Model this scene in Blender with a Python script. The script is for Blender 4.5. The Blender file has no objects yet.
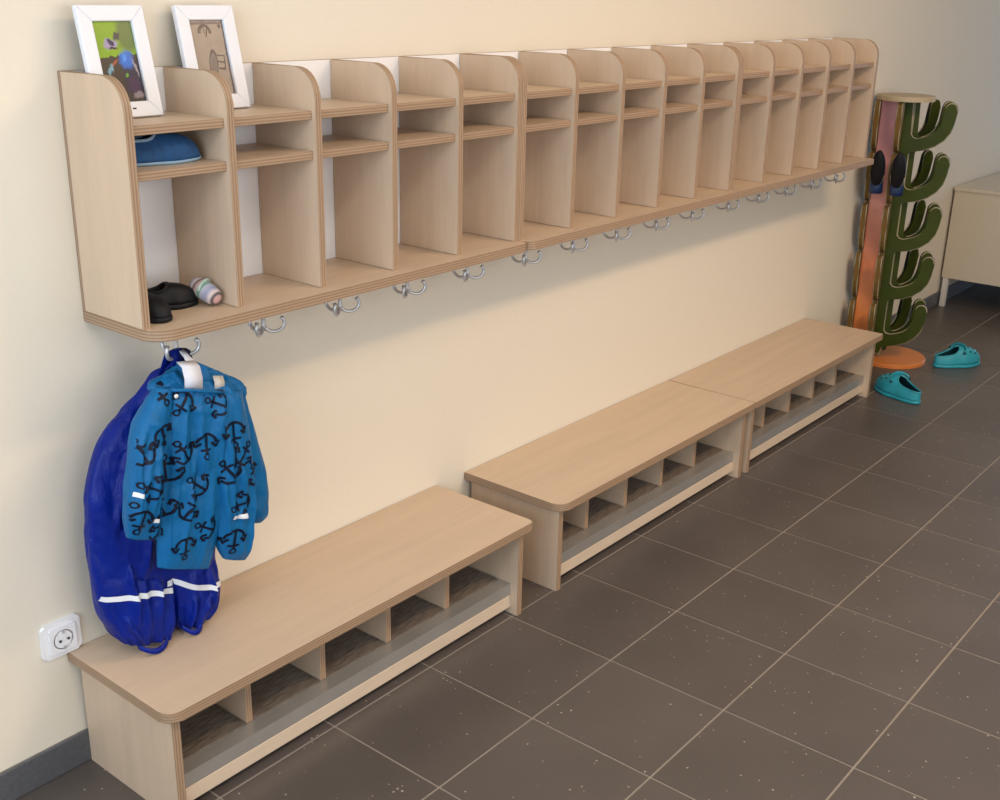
import bpy, bmesh, math, random
from mathutils import Vector, Matrix, noise
from mathutils.bvhtree import BVHTree

random.seed(7)
PI = math.pi
scene = bpy.context.scene
COL = scene.collection

# ------------------------------------------------------------------ camera
cam_data = bpy.data.cameras.new('camera')
cam = bpy.data.objects.new('camera', cam_data)
COL.objects.link(cam)
cam_data.sensor_width = 36.0
cam_data.lens = 40.987
cam_data.clip_start = 0.02
cf = Vector((0.73095373, 0.59146285, -0.34040908))
cr = Vector((0.63463559, -0.77254102, 0.02044579))
cu = Vector((0.25088705, 0.23098064, 0.94005512))
M = Matrix.Identity(4)
for i in range(3):
    M[i][0] = cr[i]; M[i][1] = cu[i]; M[i][2] = -cf[i]
M.translation = Vector((-1.54284, -1.84550, 1.48726))
cam.matrix_world = M
scene.camera = cam

# ------------------------------------------------------------------ world, daylight, exposure
world = bpy.data.worlds.new('sky')
scene.world = world
world.use_nodes = True
wb = world.node_tree.nodes['Background']
wb.inputs[0].default_value = (0.62, 0.78, 1.0, 1)
wb.inputs[1].default_value = 1.2


def area_light(name, loc, rot, sx, sy, power, col):
    d = bpy.data.lights.new(name, 'AREA')
    d.shape = 'RECTANGLE'; d.size = sx; d.size_y = sy; d.energy = power; d.color = col
    o = bpy.data.objects.new(name, d); COL.objects.link(o)
    o.location = loc; o.rotation_euler = rot
    return o


# daylight entering through the windows of the room (window_1 behind the camera, window_2 at the far end, added_window_3 opposite the wall, an unseen opening added for soft fill)
area_light('daylight_near_window', (-3.05, -1.5, 1.55), (0, -PI / 2, 0), 1.5, 2.2, 62, (0.74, 0.87, 1.0))
area_light('daylight_far_window', (7.15, -1.35, 1.22), (0, PI / 2, 0), 2.3, 1.9, 16, (0.40, 0.66, 1.0))
area_light('soft_front_fill', (-0.2, -3.85, 1.5), (PI / 2, 0, 0), 3.4, 1.6, 46, (1.0, 0.94, 0.88))  # added frontal fill that softens the shelf shadows, no known window there
scene.view_settings.view_transform = 'Standard'
scene.view_settings.look = 'None'
scene.view_settings.exposure = 0.0
scene.view_settings.gamma = 1.0
scene.view_settings.use_curve_mapping = False

# ------------------------------------------------------------------ material helpers
def nmat(name):
    m = bpy.data.materials.new(name); m.use_nodes = True
    nt = m.node_tree
    return m, nt, nt.nodes['Principled BSDF']


def node(nt, t, **kw):
    n = nt.nodes.new(t)
    for k, v in kw.items():
        setattr(n, k, v)
    return n


def rgba(c):
    return (c[0], c[1], c[2], 1.0)


def math_n(nt, op, a, b=None, c=None):
    n = node(nt, 'ShaderNodeMath', operation=op)
    for i, v in enumerate((a, b, c)):
        if v is None: continue
        if isinstance(v, (int, float)): n.inputs[i].default_value = v
        else: nt.links.new(v, n.inputs[i])
    return n.outputs[0]


def mix_n(nt, fac, a, b):
    n = node(nt, 'ShaderNodeMix', data_type='RGBA')
    if isinstance(fac, (int, float)): n.inputs[0].default_value = fac
    else: nt.links.new(fac, n.inputs[0])
    for i, v in ((6, a), (7, b)):
        if isinstance(v, tuple): n.inputs[i].default_value = rgba(v)
        else: nt.links.new(v, n.inputs[i])
    return n.outputs[2]


def noise_n(nt, vec, scale, detail=3.0, rough=0.5):
    n = node(nt, 'ShaderNodeTexNoise')
    n.inputs['Scale'].default_value = scale
    n.inputs['Detail'].default_value = detail
    n.inputs['Roughness'].default_value = rough
    if vec is not None: nt.links.new(vec, n.inputs['Vector'])
    return n.outputs[0]


def mapping(nt, src, scale=(1, 1, 1), loc=(0, 0, 0)):
    n = node(nt, 'ShaderNodeMapping')
    n.inputs['Scale'].default_value = scale; n.inputs['Location'].default_value = loc
    nt.links.new(src, n.inputs['Vector'])
    return n.outputs[0]


def coord(nt, which='Object'):
    return node(nt, 'ShaderNodeTexCoord').outputs[which]


def ramp(nt, fac, stops):
    n = node(nt, 'ShaderNodeValToRGB')
    e = n.color_ramp.elements
    while len(e) < len(stops): e.new(0.5)
    for i, (p, c) in enumerate(stops):
        e[i].position = p; e[i].color = rgba(c) if not isinstance(c, (int, float)) else (c, c, c, 1)
    nt.links.new(fac, n.inputs[0])
    return n.outputs[0]


def bump(nt, b, height, strength=0.2, dist=0.002):
    n = node(nt, 'ShaderNodeBump')
    n.inputs['Strength'].default_value = strength; n.inputs['Distance'].default_value = dist
    nt.links.new(height, n.inputs['Height']); nt.links.new(n.outputs[0], b.inputs['Normal'])


def plain(name, col, rough=0.5, metal=0.0, var=0.06, nscale=30, bstr=0.0, spec=0.5):
    m, nt, b = nmat(name)
    f = noise_n(nt, coord(nt), nscale)
    a = tuple(max(0, x * (1 - var)) for x in col); c = tuple(x * (1 + var) for x in col)
    nt.links.new(mix_n(nt, f, a, c), b.inputs['Base Color'])
    b.inputs['Roughness'].default_value = rough; b.inputs['Metallic'].default_value = metal
    b.inputs['Specular IOR Level'].default_value = spec
    if bstr: bump(nt, b, f, bstr, 0.003)
    return m


def wood_face(name, grain_axis, col=(0.57, 0.435, 0.315)):
    m, nt, b = nmat(name)
    sc = [26, 26, 26]; sc[grain_axis] = 2.2
    oi = node(nt, 'ShaderNodeObjectInfo')
    add = node(nt, 'ShaderNodeVectorMath', operation='ADD')
    nt.links.new(coord(nt), add.inputs[0]); nt.links.new(oi.outputs['Location'], add.inputs[1])
    v = mapping(nt, add.outputs[0], sc)
    f1 = noise_n(nt, v, 1.0, 5, 0.6)
    f2 = noise_n(nt, mapping(nt, add.outputs[0], [s * 7 for s in sc]), 1.0, 2)
    f = math_n(nt, 'ADD', math_n(nt, 'MULTIPLY', f1, 0.75), math_n(nt, 'MULTIPLY', f2, 0.25))
    r = ramp(nt, f, [(0.32, tuple(x * 0.91 for x in col)), (0.5, col), (0.68, tuple(min(1, x * 1.06) for x in col))])
    nt.links.new(r, b.inputs['Base Color'])
    b.inputs['Roughness'].default_value = 0.42
    bump(nt, b, f, 0.05, 0.001)
    return m


def ply_edge(name, axis):
    # exposed plies of a plywood edge, layered across the thickness
    m, nt, b = nmat(name)
    co = coord(nt)
    sep = node(nt, 'ShaderNodeSeparateXYZ'); nt.links.new(co, sep.inputs[0])
    wob = noise_n(nt, mapping(nt, co, (12, 12, 12)), 1.0, 2)
    t = math_n(nt, 'ADD', math_n(nt, 'MULTIPLY', sep.outputs[axis], 2 * PI / 0.0058), math_n(nt, 'MULTIPLY', wob, 0.8))
    s = math_n(nt, 'MULTIPLY_ADD', math_n(nt, 'COSINE', t), 0.5, 0.5)
    r = ramp(nt, s, [(0.0, (0.23, 0.145, 0.088)), (0.45, (0.31, 0.205, 0.13)), (1.0, (0.42, 0.295, 0.195))])
    g = noise_n(nt, mapping(nt, co, (60, 60, 60)), 1.0, 4)
    nt.links.new(mix_n(nt, math_n(nt, 'MULTIPLY', g, 0.4), r, (0.29, 0.18, 0.105)), b.inputs['Base Color'])
    b.inputs['Roughness'].default_value = 0.55
    return m


FACE = [wood_face('birch_face_grain_x', 0), wood_face('birch_face_grain_y', 1), wood_face('birch_face_grain_z', 2)]
EDGE = [ply_edge('birch_ply_edge_x', 0), ply_edge('birch_ply_edge_y', 1), ply_edge('birch_ply_edge_z', 2)]
WOOD_PALE = wood_face('birch_rail_pale', 0, (0.62, 0.50, 0.38))

m_wall, nt, b = nmat('cream_wall_paint')
f = noise_n(nt, coord(nt), 90, 4)
nt.links.new(mix_n(nt, f, (0.70, 0.64, 0.535), (0.735, 0.675, 0.57)), b.inputs['Base Color'])
b.inputs['Roughness'].default_value = 0.75
bump(nt, b, f, 0.06, 0.001)
m_ceil = plain('white_ceiling_paint', (0.82, 0.80, 0.76), 0.85)
m_white = plain('white_laminate', (0.80, 0.80, 0.82), 0.4, var=0.02)
m_frame_white = plain('white_frame_lacquer', (0.70, 0.72, 0.78), 0.35, var=0.02)
m_plastic = plain('white_socket_plastic', (0.78, 0.78, 0.80), 0.3, var=0.02)
m_dark = plain('hole_shade_and_imprint', (0.02, 0.02, 0.02), 0.6)  # near-black for the shade in the pin holes, also the frame imprint
m_chrome = plain('brushed_zinc', (0.55, 0.56, 0.58), 0.38, 0.6)
m_tray = plain('grey_metal_tray', (0.40, 0.385, 0.365), 0.3, 0.5, var=0.1, nscale=14)
m_cab = plain('cream_sideboard', (0.58, 0.51, 0.40), 0.4, var=0.02)
m_cab_leg = plain('white_leg', (0.62, 0.60, 0.56), 0.35, var=0.02)

m_mat, nt, b = nmat('dark_brown_fibre_mat')
f = noise_n(nt, mapping(nt, coord(nt), (30, 160, 30)), 1.0, 4)
nt.links.new(ramp(nt, f, [(0.3, (0.085, 0.068, 0.055)), (0.7, (0.19, 0.155, 0.125))]), b.inputs['Base Color'])
b.inputs['Roughness'].default_value = 0.9
bump(nt, b, f, 0.5, 0.003)


def tile_colour(nt, b, pos):
    n1 = noise_n(nt, pos, 3.2, 4)
    n2 = noise_n(nt, pos, 55, 3)
    base = ramp(nt, n1, [(0.3, (0.082, 0.069, 0.063)), (0.7, (0.104, 0.088, 0.080))])
    base = mix_n(nt, math_n(nt, 'MULTIPLY', n2, 0.35), base, (0.085, 0.07, 0.062))
    vo = node(nt, 'ShaderNodeTexVoronoi'); vo.inputs['Scale'].default_value = 85
    nt.links.new(pos, vo.inputs['Vector'])
    sepc = node(nt, 'ShaderNodeSeparateColor'); nt.links.new(vo.outputs['Color'], sepc.inputs[0])
    small = math_n(nt, 'LESS_THAN', vo.outputs['Distance'], math_n(nt, 'MULTIPLY', math_n(nt, 'POWER', sepc.outputs[1], 3.0), 0.22))
    some = math_n(nt, 'GREATER_THAN', sepc.outputs[0], 0.55)
    fac = math_n(nt, 'MULTIPLY', math_n(nt, 'MULTIPLY', small, some), 0.75)
    return mix_n(nt, fac, base, (0.52, 0.46, 0.40)), n2


m_tile, nt, b = nmat('brown_grey_speckled_tile')
geo = node(nt, 'ShaderNodeNewGeometry')
cc, n2 = tile_colour(nt, b, geo.outputs['Position'])
oi = node(nt, 'ShaderNodeObjectInfo')
hs = node(nt, 'ShaderNodeHueSaturation')
nt.links.new(math_n(nt, 'MULTIPLY_ADD', oi.outputs['Random'], 0.12, 0.94), hs.inputs['Value'])
nt.links.new(cc, hs.inputs['Color']); nt.links.new(hs.outputs[0], b.inputs['Base Color'])
b.inputs['Roughness'].default_value = 0.38
bump(nt, b, n2, 0.08, 0.0008)

TX, TY, TS = 0.132, 0.0, 0.30      # a tile corner and the tile pitch
m_floor, nt, b = nmat('tiled_floor_with_grout')
geo = node(nt, 'ShaderNodeNewGeometry')
cc, n2 = tile_colour(nt, b, geo.outputs['Position'])
sp = node(nt, 'ShaderNodeSeparateXYZ'); nt.links.new(geo.outputs['Position'], sp.inputs[0])
def grid_line(ax, off):
    fr = math_n(nt, 'FRACT', math_n(nt, 'DIVIDE', math_n(nt, 'SUBTRACT', sp.outputs[ax], off - 30.0), TS))
    return math_n(nt, 'GREATER_THAN', math_n(nt, 'ABSOLUTE', math_n(nt, 'SUBTRACT', fr, 0.5)), 0.5 - 0.0025 / TS)
g = math_n(nt, 'MAXIMUM', grid_line(0, TX), grid_line(1, TY))
nt.links.new(mix_n(nt, g, cc, (0.26, 0.225, 0.19)), b.inputs['Base Color'])
b.inputs['Roughness'].default_value = 0.42
m_grout = plain('pale_grout', (0.27, 0.235, 0.20), 0.9, var=0.12, nscale=60)
m_skirt = plain('slate_skirting_tile', (0.085, 0.088, 0.098), 0.4, var=0.35, nscale=140)


# ------------------------------------------------------------------ object helpers
def link(name, me, mats, parent=None, loc=(0, 0, 0), rot=None):
    o = bpy.data.objects.new(name, me)
    COL.objects.link(o)
    if len(me.materials) == 0:
        for m in (mats if isinstance(mats, (list, tuple)) else [mats]): me.materials.append(m)
    if parent is not None: o.parent = parent
    o.location = loc
    if rot is not None: o.rotation_euler = rot
    return o


def to_mesh(name, bm, smooth=False):
    bmesh.ops.recalc_face_normals(bm, faces=bm.faces)
    me = bpy.data.meshes.new(name)
    bm.to_mesh(me); bm.free()
    if smooth:
        for p in me.polygons: p.use_smooth = True
    return me


def empty(name, loc, label, cat, group=None, rot=None):
    o = bpy.data.objects.new(name, None); COL.objects.link(o)
    o.empty_display_size = 0.05
    o.location = loc
    if rot: o.rotation_euler = rot
    return tag(o, label, cat, group)


def tag(o, label, cat, group=None):
    o['label'] = label; o['category'] = cat
    if group: o['group'] = group
    return o


def structure(o, label=None):
    o['kind'] = 'structure'
    if label: o['label'] = label
    return o


def bm_box(bm, x0, x1, y0, y1, z0, z1, mi=0, bev=0.0):
    vs = [bm.verts.new((x, y, z)) for z in (z0, z1) for y in (y0, y1) for x in (x0, x1)]
    q = [(0, 2, 3, 1), (4, 5, 7, 6), (0, 1, 5, 4), (2, 6, 7, 3), (0, 4, 6, 2), (1, 3, 7, 5)]
    fs = [bm.faces.new([vs[i] for i in f]) for f in q]
    for f in fs: f.material_index = mi
    if bev > 0:
        es = list({e for f in fs for e in f.edges})
        bmesh.ops.bevel(bm, geom=es, offset=bev, segments=2, profile=0.5, affect='EDGES')


def box_mesh(name, sx, sy, sz, bev=0.0):
    bm = bmesh.new()
    bm_box(bm, -sx / 2, sx / 2, -sy / 2, sy / 2, -sz / 2, sz / 2, 0, bev)
    return to_mesh(name, bm)


def box(name, x0, x1, y0, y1, z0, z1, mat, parent=None, bev=0.0):
    me = box_mesh(name, x1 - x0, y1 - y0, z1 - z0, bev)
    return link(name, me, mat, parent, ((x0 + x1) / 2, (y0 + y1) / 2, (z0 + z1) / 2))


def plank_mesh(name, pts, axis, th, bev=0.0012):
    """flat board: outline pts in the two other axes, extruded +-th/2 along axis; slot 0 face, slot 1 edge"""
    bm = bmesh.new()
    def P(u, v, w):
        return {0: (w, u, v), 1: (u, w, v), 2: (u, v, w)}[axis]
    a = [bm.verts.new(P(u, v, -th / 2)) for u, v in pts]
    c = [bm.verts.new(P(u, v, th / 2)) for u, v in pts]
    n = len(pts)
    f0 = bm.faces.new(a[::-1]); f1 = bm.faces.new(c)
    for i in range(n):
        f = bm.faces.new((a[i], a[(i + 1) % n], c[(i + 1) % n], c[i])); f.material_index = 1
    if bev > 0:
        es = list(f0.edges) + list(f1.edges)
        r = bmesh.ops.bevel(bm, geom=es, offset=bev, segments=1, affect='EDGES', material=1)
    return to_mesh(name, bm)


def arc(cx, cy, r, a0, a1, n=8):
    return [(cx + r * math.cos(math.radians(a0 + (a1 - a0) * i / n)), cy + r * math.sin(math.radians(a0 + (a1 - a0) * i / n))) for i in range(n + 1)]


def tube(bm, pts, rad, seg=8, mi=0, cap=True):
    """round rod along a polyline; rad a number or list"""
    pts = [Vector(p) for p in pts]
    rings = []
    up = Vector((0, 0, 1))
    prev = None
    for i, p in enumerate(pts):
        d = (pts[min(i + 1, len(pts) - 1)] - pts[max(i - 1, 0)]).normalized()
        if prev is None:
            ref = up if abs(d.dot(up)) < 0.9 else Vector((1, 0, 0))
            n1 = d.cross(ref).normalized()
        else:
            n1 = (prev - d * prev.dot(d)).normalized()
        prev = n1
        n2 = d.cross(n1)
        r = rad[i] if isinstance(rad, (list, tuple)) else rad
        rings.append([bm.verts.new(p + (n1 * math.cos(2 * PI * k / seg) + n2 * math.sin(2 * PI * k / seg)) * r) for k in range(seg)])
    for a, c in zip(rings, rings[1:]):
        for k in range(seg):
            f = bm.faces.new((a[k], a[(k + 1) % seg], c[(k + 1) % seg], c[k])); f.material_index = mi
    if cap:
        for r in (rings[0][::-1], rings[-1]):
            f = bm.faces.new(r); f.material_index = mi


def lathe(bm, prof, seg=40, axis_c=(0, 0), mi=0):
    rings = []
    for r, z in prof:
        rings.append([bm.verts.new((axis_c[0] + r * math.cos(2 * PI * k / seg), axis_c[1] + r * math.sin(2 * PI * k / seg), z)) for k in range(seg)])
    for a, c in zip(rings, rings[1:]):
        for k in range(seg):
            f = bm.faces.new((a[k], a[(k + 1) % seg], c[(k + 1) % seg], c[k])); f.material_index = mi
    bm.faces.new(rings[0][::-1]).material_index = mi
    bm.faces.new(rings[-1]).material_index = mi


# ------------------------------------------------------------------ the room
X0, X1, Y0, H = -3.2, 7.3, -4.0, 2.75

floor = structure(box('floor', X0 - .2, X1 + .2, Y0 - .2, 0.2, -0.12, -0.002, m_floor), 'brown grey speckled tile floor with pale grout')
wall = structure(box('wall_back', X0 - .2, X1 + .2, 0.0, 0.2, -0.002, H, m_wall), 'plain cream painted wall')
ceil = structure(box('ceiling', X0 - .2, X1 + .2, Y0 - .2, 0.2, H, H + .15, m_ceil), 'white painted ceiling')


def wall_with_hole(name, axis, at, th, u0, u1, z1, hu0, hu1, hz0, hz1, mat):
    bm = bmesh.new()
    for (a0, a1, b0, b1) in ((u0, hu0, 0, z1), (hu1, u1, 0, z1), (hu0, hu1, 0, hz0), (hu0, hu1, hz1, z1)):
        if a1 - a0 < 1e-4 or b1 - b0 < 1e-4: continue
        if axis == 0: bm_box(bm, at, at + th, a0, a1, b0, b1)
        else: bm_box(bm, a0, a1, at, at + th, b0, b1)
    return structure(link(name, to_mesh(name, bm), mat))


wall_with_hole('wall_left', 0, X0 - .2, .2, Y0, 0, H, -2.6, -0.4, 0.8, 2.3, m_wall)
wall_with_hole('wall_right', 0, X1, .2, Y0, 0, H, -2.3, -0.4, 0.05, 2.4, m_wall)
wall_with_hole('wall_front', 1, Y0 - .2, .2, X0 - .2, X1 + .2, H, -1.9, 1.5, 0.7, 2.3, m_wall)


def window(name, axis, at, u0, u1, z0, z1, n):
    e = bpy.data.objects.new(name, None); COL.objects.link(e); structure(e)
    def seg(nm, a0, a1, b0, b1):
        if axis == 0: box(nm, at - .03, at + .03, a0, a1, b0, b1, m_white, e)
        else: box(nm, a0, a1, at - .03, at + .03, b0, b1, m_white, e)
    t = .05
    seg('window_frame', u0, u1, z0, z0 + t); seg('window_frame', u0, u1, z1 - t, z1)
    for k in range(n + 1):
        c = u0 + (u1 - u0 - t) * k / n
        seg('mullion', c, c + t, z0 + t, z1 - t)


window('window_1', 0, X0 - .1, -2.6, -0.4, 0.8, 2.3, 2)
window('window_2', 0, X1 + .1, -2.3, -0.4, 0.05, 2.4, 2)
window('added_window_3', 1, Y0 - .1, -1.9, 1.5, 0.7, 2.3, 3)  # unseen opening, added to go with the frontal fill

# tiles laid one by one where the floor is in view, the floor material carries on beyond
tile_me = box_mesh('tile', TS - 0.0045, TS - 0.0045, 0.004, 0.0008)
tile_me.materials.append(m_tile)
grout = box('grout_bed', TX - 6 * TS, TX + 20 * TS, -3.0, 0.0, -0.002, 0.0001, m_grout, floor)
grout.location -= floor.location
nt_tiles = 0
for i in range(-6, 20):
    for j in range(0, 10):
        cx = TX + (i + .5) * TS; cy = TY - (j + .5) * TS
        t = bpy.data.objects.new('tile', tile_me); COL.objects.link(t); t.parent = floor
        t.location = Vector((cx, cy, -0.0005 + random.uniform(-.0002, .0002))) - floor.location
        nt_tiles += 1

# tiled skirting along the wall
bb = structure(box('baseboard_back', TX - 6 * TS, TX + 20 * TS, -0.004, 0.0, 0.0, 0.070, m_grout), 'slate grey tiled skirting along the cream wall')
sk_me = box_mesh('skirting_tile', TS - 0.003, 0.008, 0.068, 0.001); sk_me.materials.append(m_skirt)
for i in range(-6, 20):
    t = bpy.data.objects.new('skirting_tile', sk_me); COL.objects.link(t); t.parent = bb
    t.location = Vector((TX + (i + .5) * TS, -0.008, 0.037)) - bb.location


# ceiling lamps of the room (above the picture)
def ceiling_lamp(x, y, power, col, label):
    e = empty('ceiling_light', (x, y, H), label, 'lamp', 'ceiling lamps of the cloakroom')
    bm = bmesh.new(); bm_box(bm, -.62, .62, -.17, .17, -.07, 0, 0, .006)
    link('lamp_housing', to_mesh('lamp_housing', bm), m_white, e)
    m, nt, b = nmat('lamp_diffuser')
    b.inputs['Emission Color'].default_value = rgba(col); b.inputs['Emission Strength'].default_value = 2.0
    bm = bmesh.new(); bm_box(bm, -.6, .6, -.15, .15, -.076, -.07)
    link('diffuser', to_mesh('diffuser', bm), m, e)
    l = area_light('lamp_glow', (x, y, H - .09), (0, 0, 0), 1.2, .3, power, col)


ceiling_lamp(-1.35, -1.75, 14, (1.0, 0.88, 0.72), 'long ceiling lamp nearest the wall socket end of the room')
ceiling_lamp(1.35, -2.1, 52, (1.0, 0.69, 0.41), 'long ceiling lamp above the middle of the benches')
ceiling_lamp(3.6, -2.4, 3, (1.0, 0.80, 0.58), 'long ceiling lamp further along the corridor')


# ------------------------------------------------------------------ wall shelf units
def base_outline(L, D, rl, rr):
    p = [(0, 0)]
    p += arc(rl, -D + rl, rl, 180, 270) if rl else [(0, -D)]
    p += arc(L - rr, -D + rr, rr, 270, 360) if rr else [(L, -D)]
    p += [(L, 0)]
    return p


def centred(pts, cx, cy):
    return [(a - cx, b - cy) for a, b in pts]


HB_Z, PT = 0.901, 0.016
BT = 0.020
ZT = 1.340
PD = 0.187
hook_cache = {}


def coat_hook(parent, x, y):
    """plate on the underside with three curved prongs"""
    if not hook_cache:
        bm = bmesh.new()
        lathe(bm, [(0.014, 0), (0.014, -0.004), (0.005, -0.006), (0.004, -0.040), (0.0055, -0.048), (0.005, -0.058), (0.0005, -0.060)], 14)
        hook_cache['p'] = to_mesh('coat_hook', bm, True)
        bm = bmesh.new()
        pts = []
        for k in range(12):
            a = math.radians(195 + 210 * k / 11)
            pts.append((0.0215 + 0.0205 * math.cos(a), 0, -0.0455 + 0.0165 * math.sin(a)))
        tube(bm, pts, [0.0036] * 11 + [0.0045], 8)
        hook_cache['h'] = to_mesh('prong', bm, True)
    h = link('coat_hook', hook_cache['p'], m_chrome, parent, (x, y, 0))
    for k, a in enumerate((-28, 212, 92)):
        link('prong', hook_cache['h'], m_chrome, h, (0, 0, 0), (0, 0, math.radians(a)))


def shelf_unit(x0, x1, label, rl, rr):
    L = x1 - x0
    e = empty('cubby_shelf', (x0, 0, HB_Z), label, 'shelf', 'wall shelves with cubbies')
    me = plank_mesh('base_board', centred(base_outline(L, .220, rl, rr), L / 2, -.110), 2, BT)
    link('base_board', me, [FACE[0], EDGE[2]], e, (L / 2, -.110, BT / 2))
    hgt = ZT - HB_Z - BT
    r = .055
    pout = [(-.009, 0), (-PD, 0), *arc(-PD + r, hgt - r, r, 180, 90), (-.009, hgt)]
    pout = centred(pout, -PD / 2, hgt / 2)
    dme = plank_mesh('divider', pout, 0, PT)
    pitch = (L - PT) / 5
    for k in range(6):
        link('side_panel' if k in (0, 5) else 'divider', dme, [FACE[2], EDGE[0]], e, (PT / 2 + pitch * k, -PD / 2, BT + hgt / 2))
    w = pitch - PT
    sd = .178 - .009
    sme = plank_mesh('shelf', [(-w / 2, -sd / 2), (w / 2, -sd / 2), (w / 2, sd / 2), (-w / 2, sd / 2)], 2, PT)
    for k in range(5):
        xc = PT / 2 + pitch * (k + .5)
        for nm, zt in (('upper_shelf', 1.262), ('lower_shelf', 1.187)):
            link(nm, sme, [FACE[0], EDGE[2]], e, (xc, -.009 - sd / 2, zt - PT / 2 - HB_Z))
    bp = plank_mesh('back_panel', [(-L / 2, -hgt / 2), (L / 2, -hgt / 2), (L / 2, hgt / 2), (-L / 2, hgt / 2)], 1, .0085, .0004)
    link('back_panel', bp, [m_white, EDGE[1]], e, (L / 2, -.0046, BT + hgt / 2))
    for k in range(5):
        coat_hook(e, PT / 2 + pitch * (k + .5) - .006, -.127)
    return e


shelf_unit(-.472, .564, 'birch cubby shelf with two white picture frames standing on it', .045, .02)
shelf_unit(.566, 1.601, 'empty birch cubby shelf, middle one of the three on the wall', .03, .005)
shelf_unit(1.603, 2.636, 'empty birch cubby shelf ending beside the cactus boot rack', .005, .005)


# ------------------------------------------------------------------ shoe benches
def bench(x0, x1, label, rl, rr):
    L = x1 - x0; D = .327; Z = .258; T = .022
    e = empty('shoe_bench', (x0, 0, 0), label, 'bench', 'shoe benches along the wall')
    out = [(a, b - .001) for a, b in base_outline(L, D - .001, rl, rr)]
    me = plank_mesh('seat_board', centred(out, L / 2, -D / 2), 2, T, .002)
    link('seat_board', me, [FACE[0], EDGE[2]], e, (L / 2, -D / 2, Z - T / 2))
    pt = .018; ins = .018
    ph = Z - T
    pm = plank_mesh('side_panel', [(-.149, -ph / 2), (.149, -ph / 2), (.149, ph / 2), (-.149, ph / 2)], 0, pt)
    for x in (ins + pt / 2, L - ins - pt / 2):
        link('side_panel', pm, [FACE[2], EDGE[0]], e, (x, -.160, ph / 2))
    xa, xb = ins + pt, L - ins - pt
    zt = .086
    # grey metal tray: flat top flange and a folded front lip
    bm = bmesh.new()
    bm_box(bm, xa, xb, -.283, -.02, zt - .003, zt)
    bm_box(bm, xa, xb, -.286, -.283, .054, zt)
    link('metal_tray', to_mesh('metal_tray', bm), m_tray, e)
    box('front_rail', xa, xb, -.287, -.269, .020, .0535, WOOD_PALE, e, .001)
    box('back_rail', xa, xb, -.040, -.022, .020, .0825, WOOD_PALE, e, .001)
    dm = plank_mesh('divider', [(-.113, -.074), (.113, -.074), (.113, .074), (-.113, .074)], 0, .016)
    pitch = (xb - xa) / 5
    for k in range(1, 5):
        link('divider', dm, [FACE[1], EDGE[0]], e, (xa + pitch * k, -.137, zt + .0015 + .074))
    mm = box_mesh('fibre_mat', pitch - .018, .228, .004, .001)
    for k in range(5):
        link('fibre_mat', mm, m_mat, e, (xa + pitch * (k + .5), -.137, zt + .002))
    return e


bench(-.583, .479, 'birch shoe bench standing apart, in front of the wall socket', .03, .012)
bench(.590, 1.631, 'birch shoe bench between the other two benches', .035, .002)
bench(1.634, 2.685, 'birch shoe bench ending at the cactus boot rack and teal clog', .002, .006)


# ------------------------------------------------------------------ wall socket
def rounded_rect(w, h, r, n=5):
    return (arc(w / 2 - r, h / 2 - r, r, 0, 90, n) + arc(-w / 2 + r, h / 2 - r, r, 90, 180, n)
            + arc(-w / 2 + r, -h / 2 + r, r, 180, 270, n) + arc(w / 2 - r, -h / 2 + r, r, 270, 360, n))


sock = empty('wall_socket', (-.594, 0, .297), 'white double-framed wall power socket beside the bench end', 'socket')
link('cover_frame', plank_mesh('cover_frame', rounded_rect(.080, .074, .008), 1, .009, .003), [m_plastic, m_plastic], sock, (0, -.0045, 0))
link('insert_plate', plank_mesh('insert_plate', rounded_rect(.054, .052, .003), 1, .006, .0015), [m_plastic, m_plastic], sock, (0, -.012, 0))
bm = bmesh.new()
lathe(bm, [(.0205, 0), (.0205, -.004), (.0185, -.0045), (.0180, .0005)], 28)
link('socket_well', to_mesh('socket_well', bm, False), m_plastic, sock, (0, -.015, 0), (-PI / 2, 0, 0)).scale = (1, 1, -1)
for x, z, r in ((-.0085, 0, .0026), (.0085, 0, .0026)):  # dark discs on the plate, coloured as the shade inside the holes
    bm = bmesh.new(); lathe(bm, [(r, 0), (r, .0016)], 12)
    link('pin_hole_shade', to_mesh('pin_hole_shade', bm), m_dark, sock, (x, -.0186, z), (PI / 2, 0, 0))
for s in (-1, 1):
    box('earth_clip', -.002, .002, -.0192, -.0165, s * .0165 - .003, s * .0165 + .003, m_chrome, sock)


# ------------------------------------------------------------------ picture frames
WOB = {}


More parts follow.
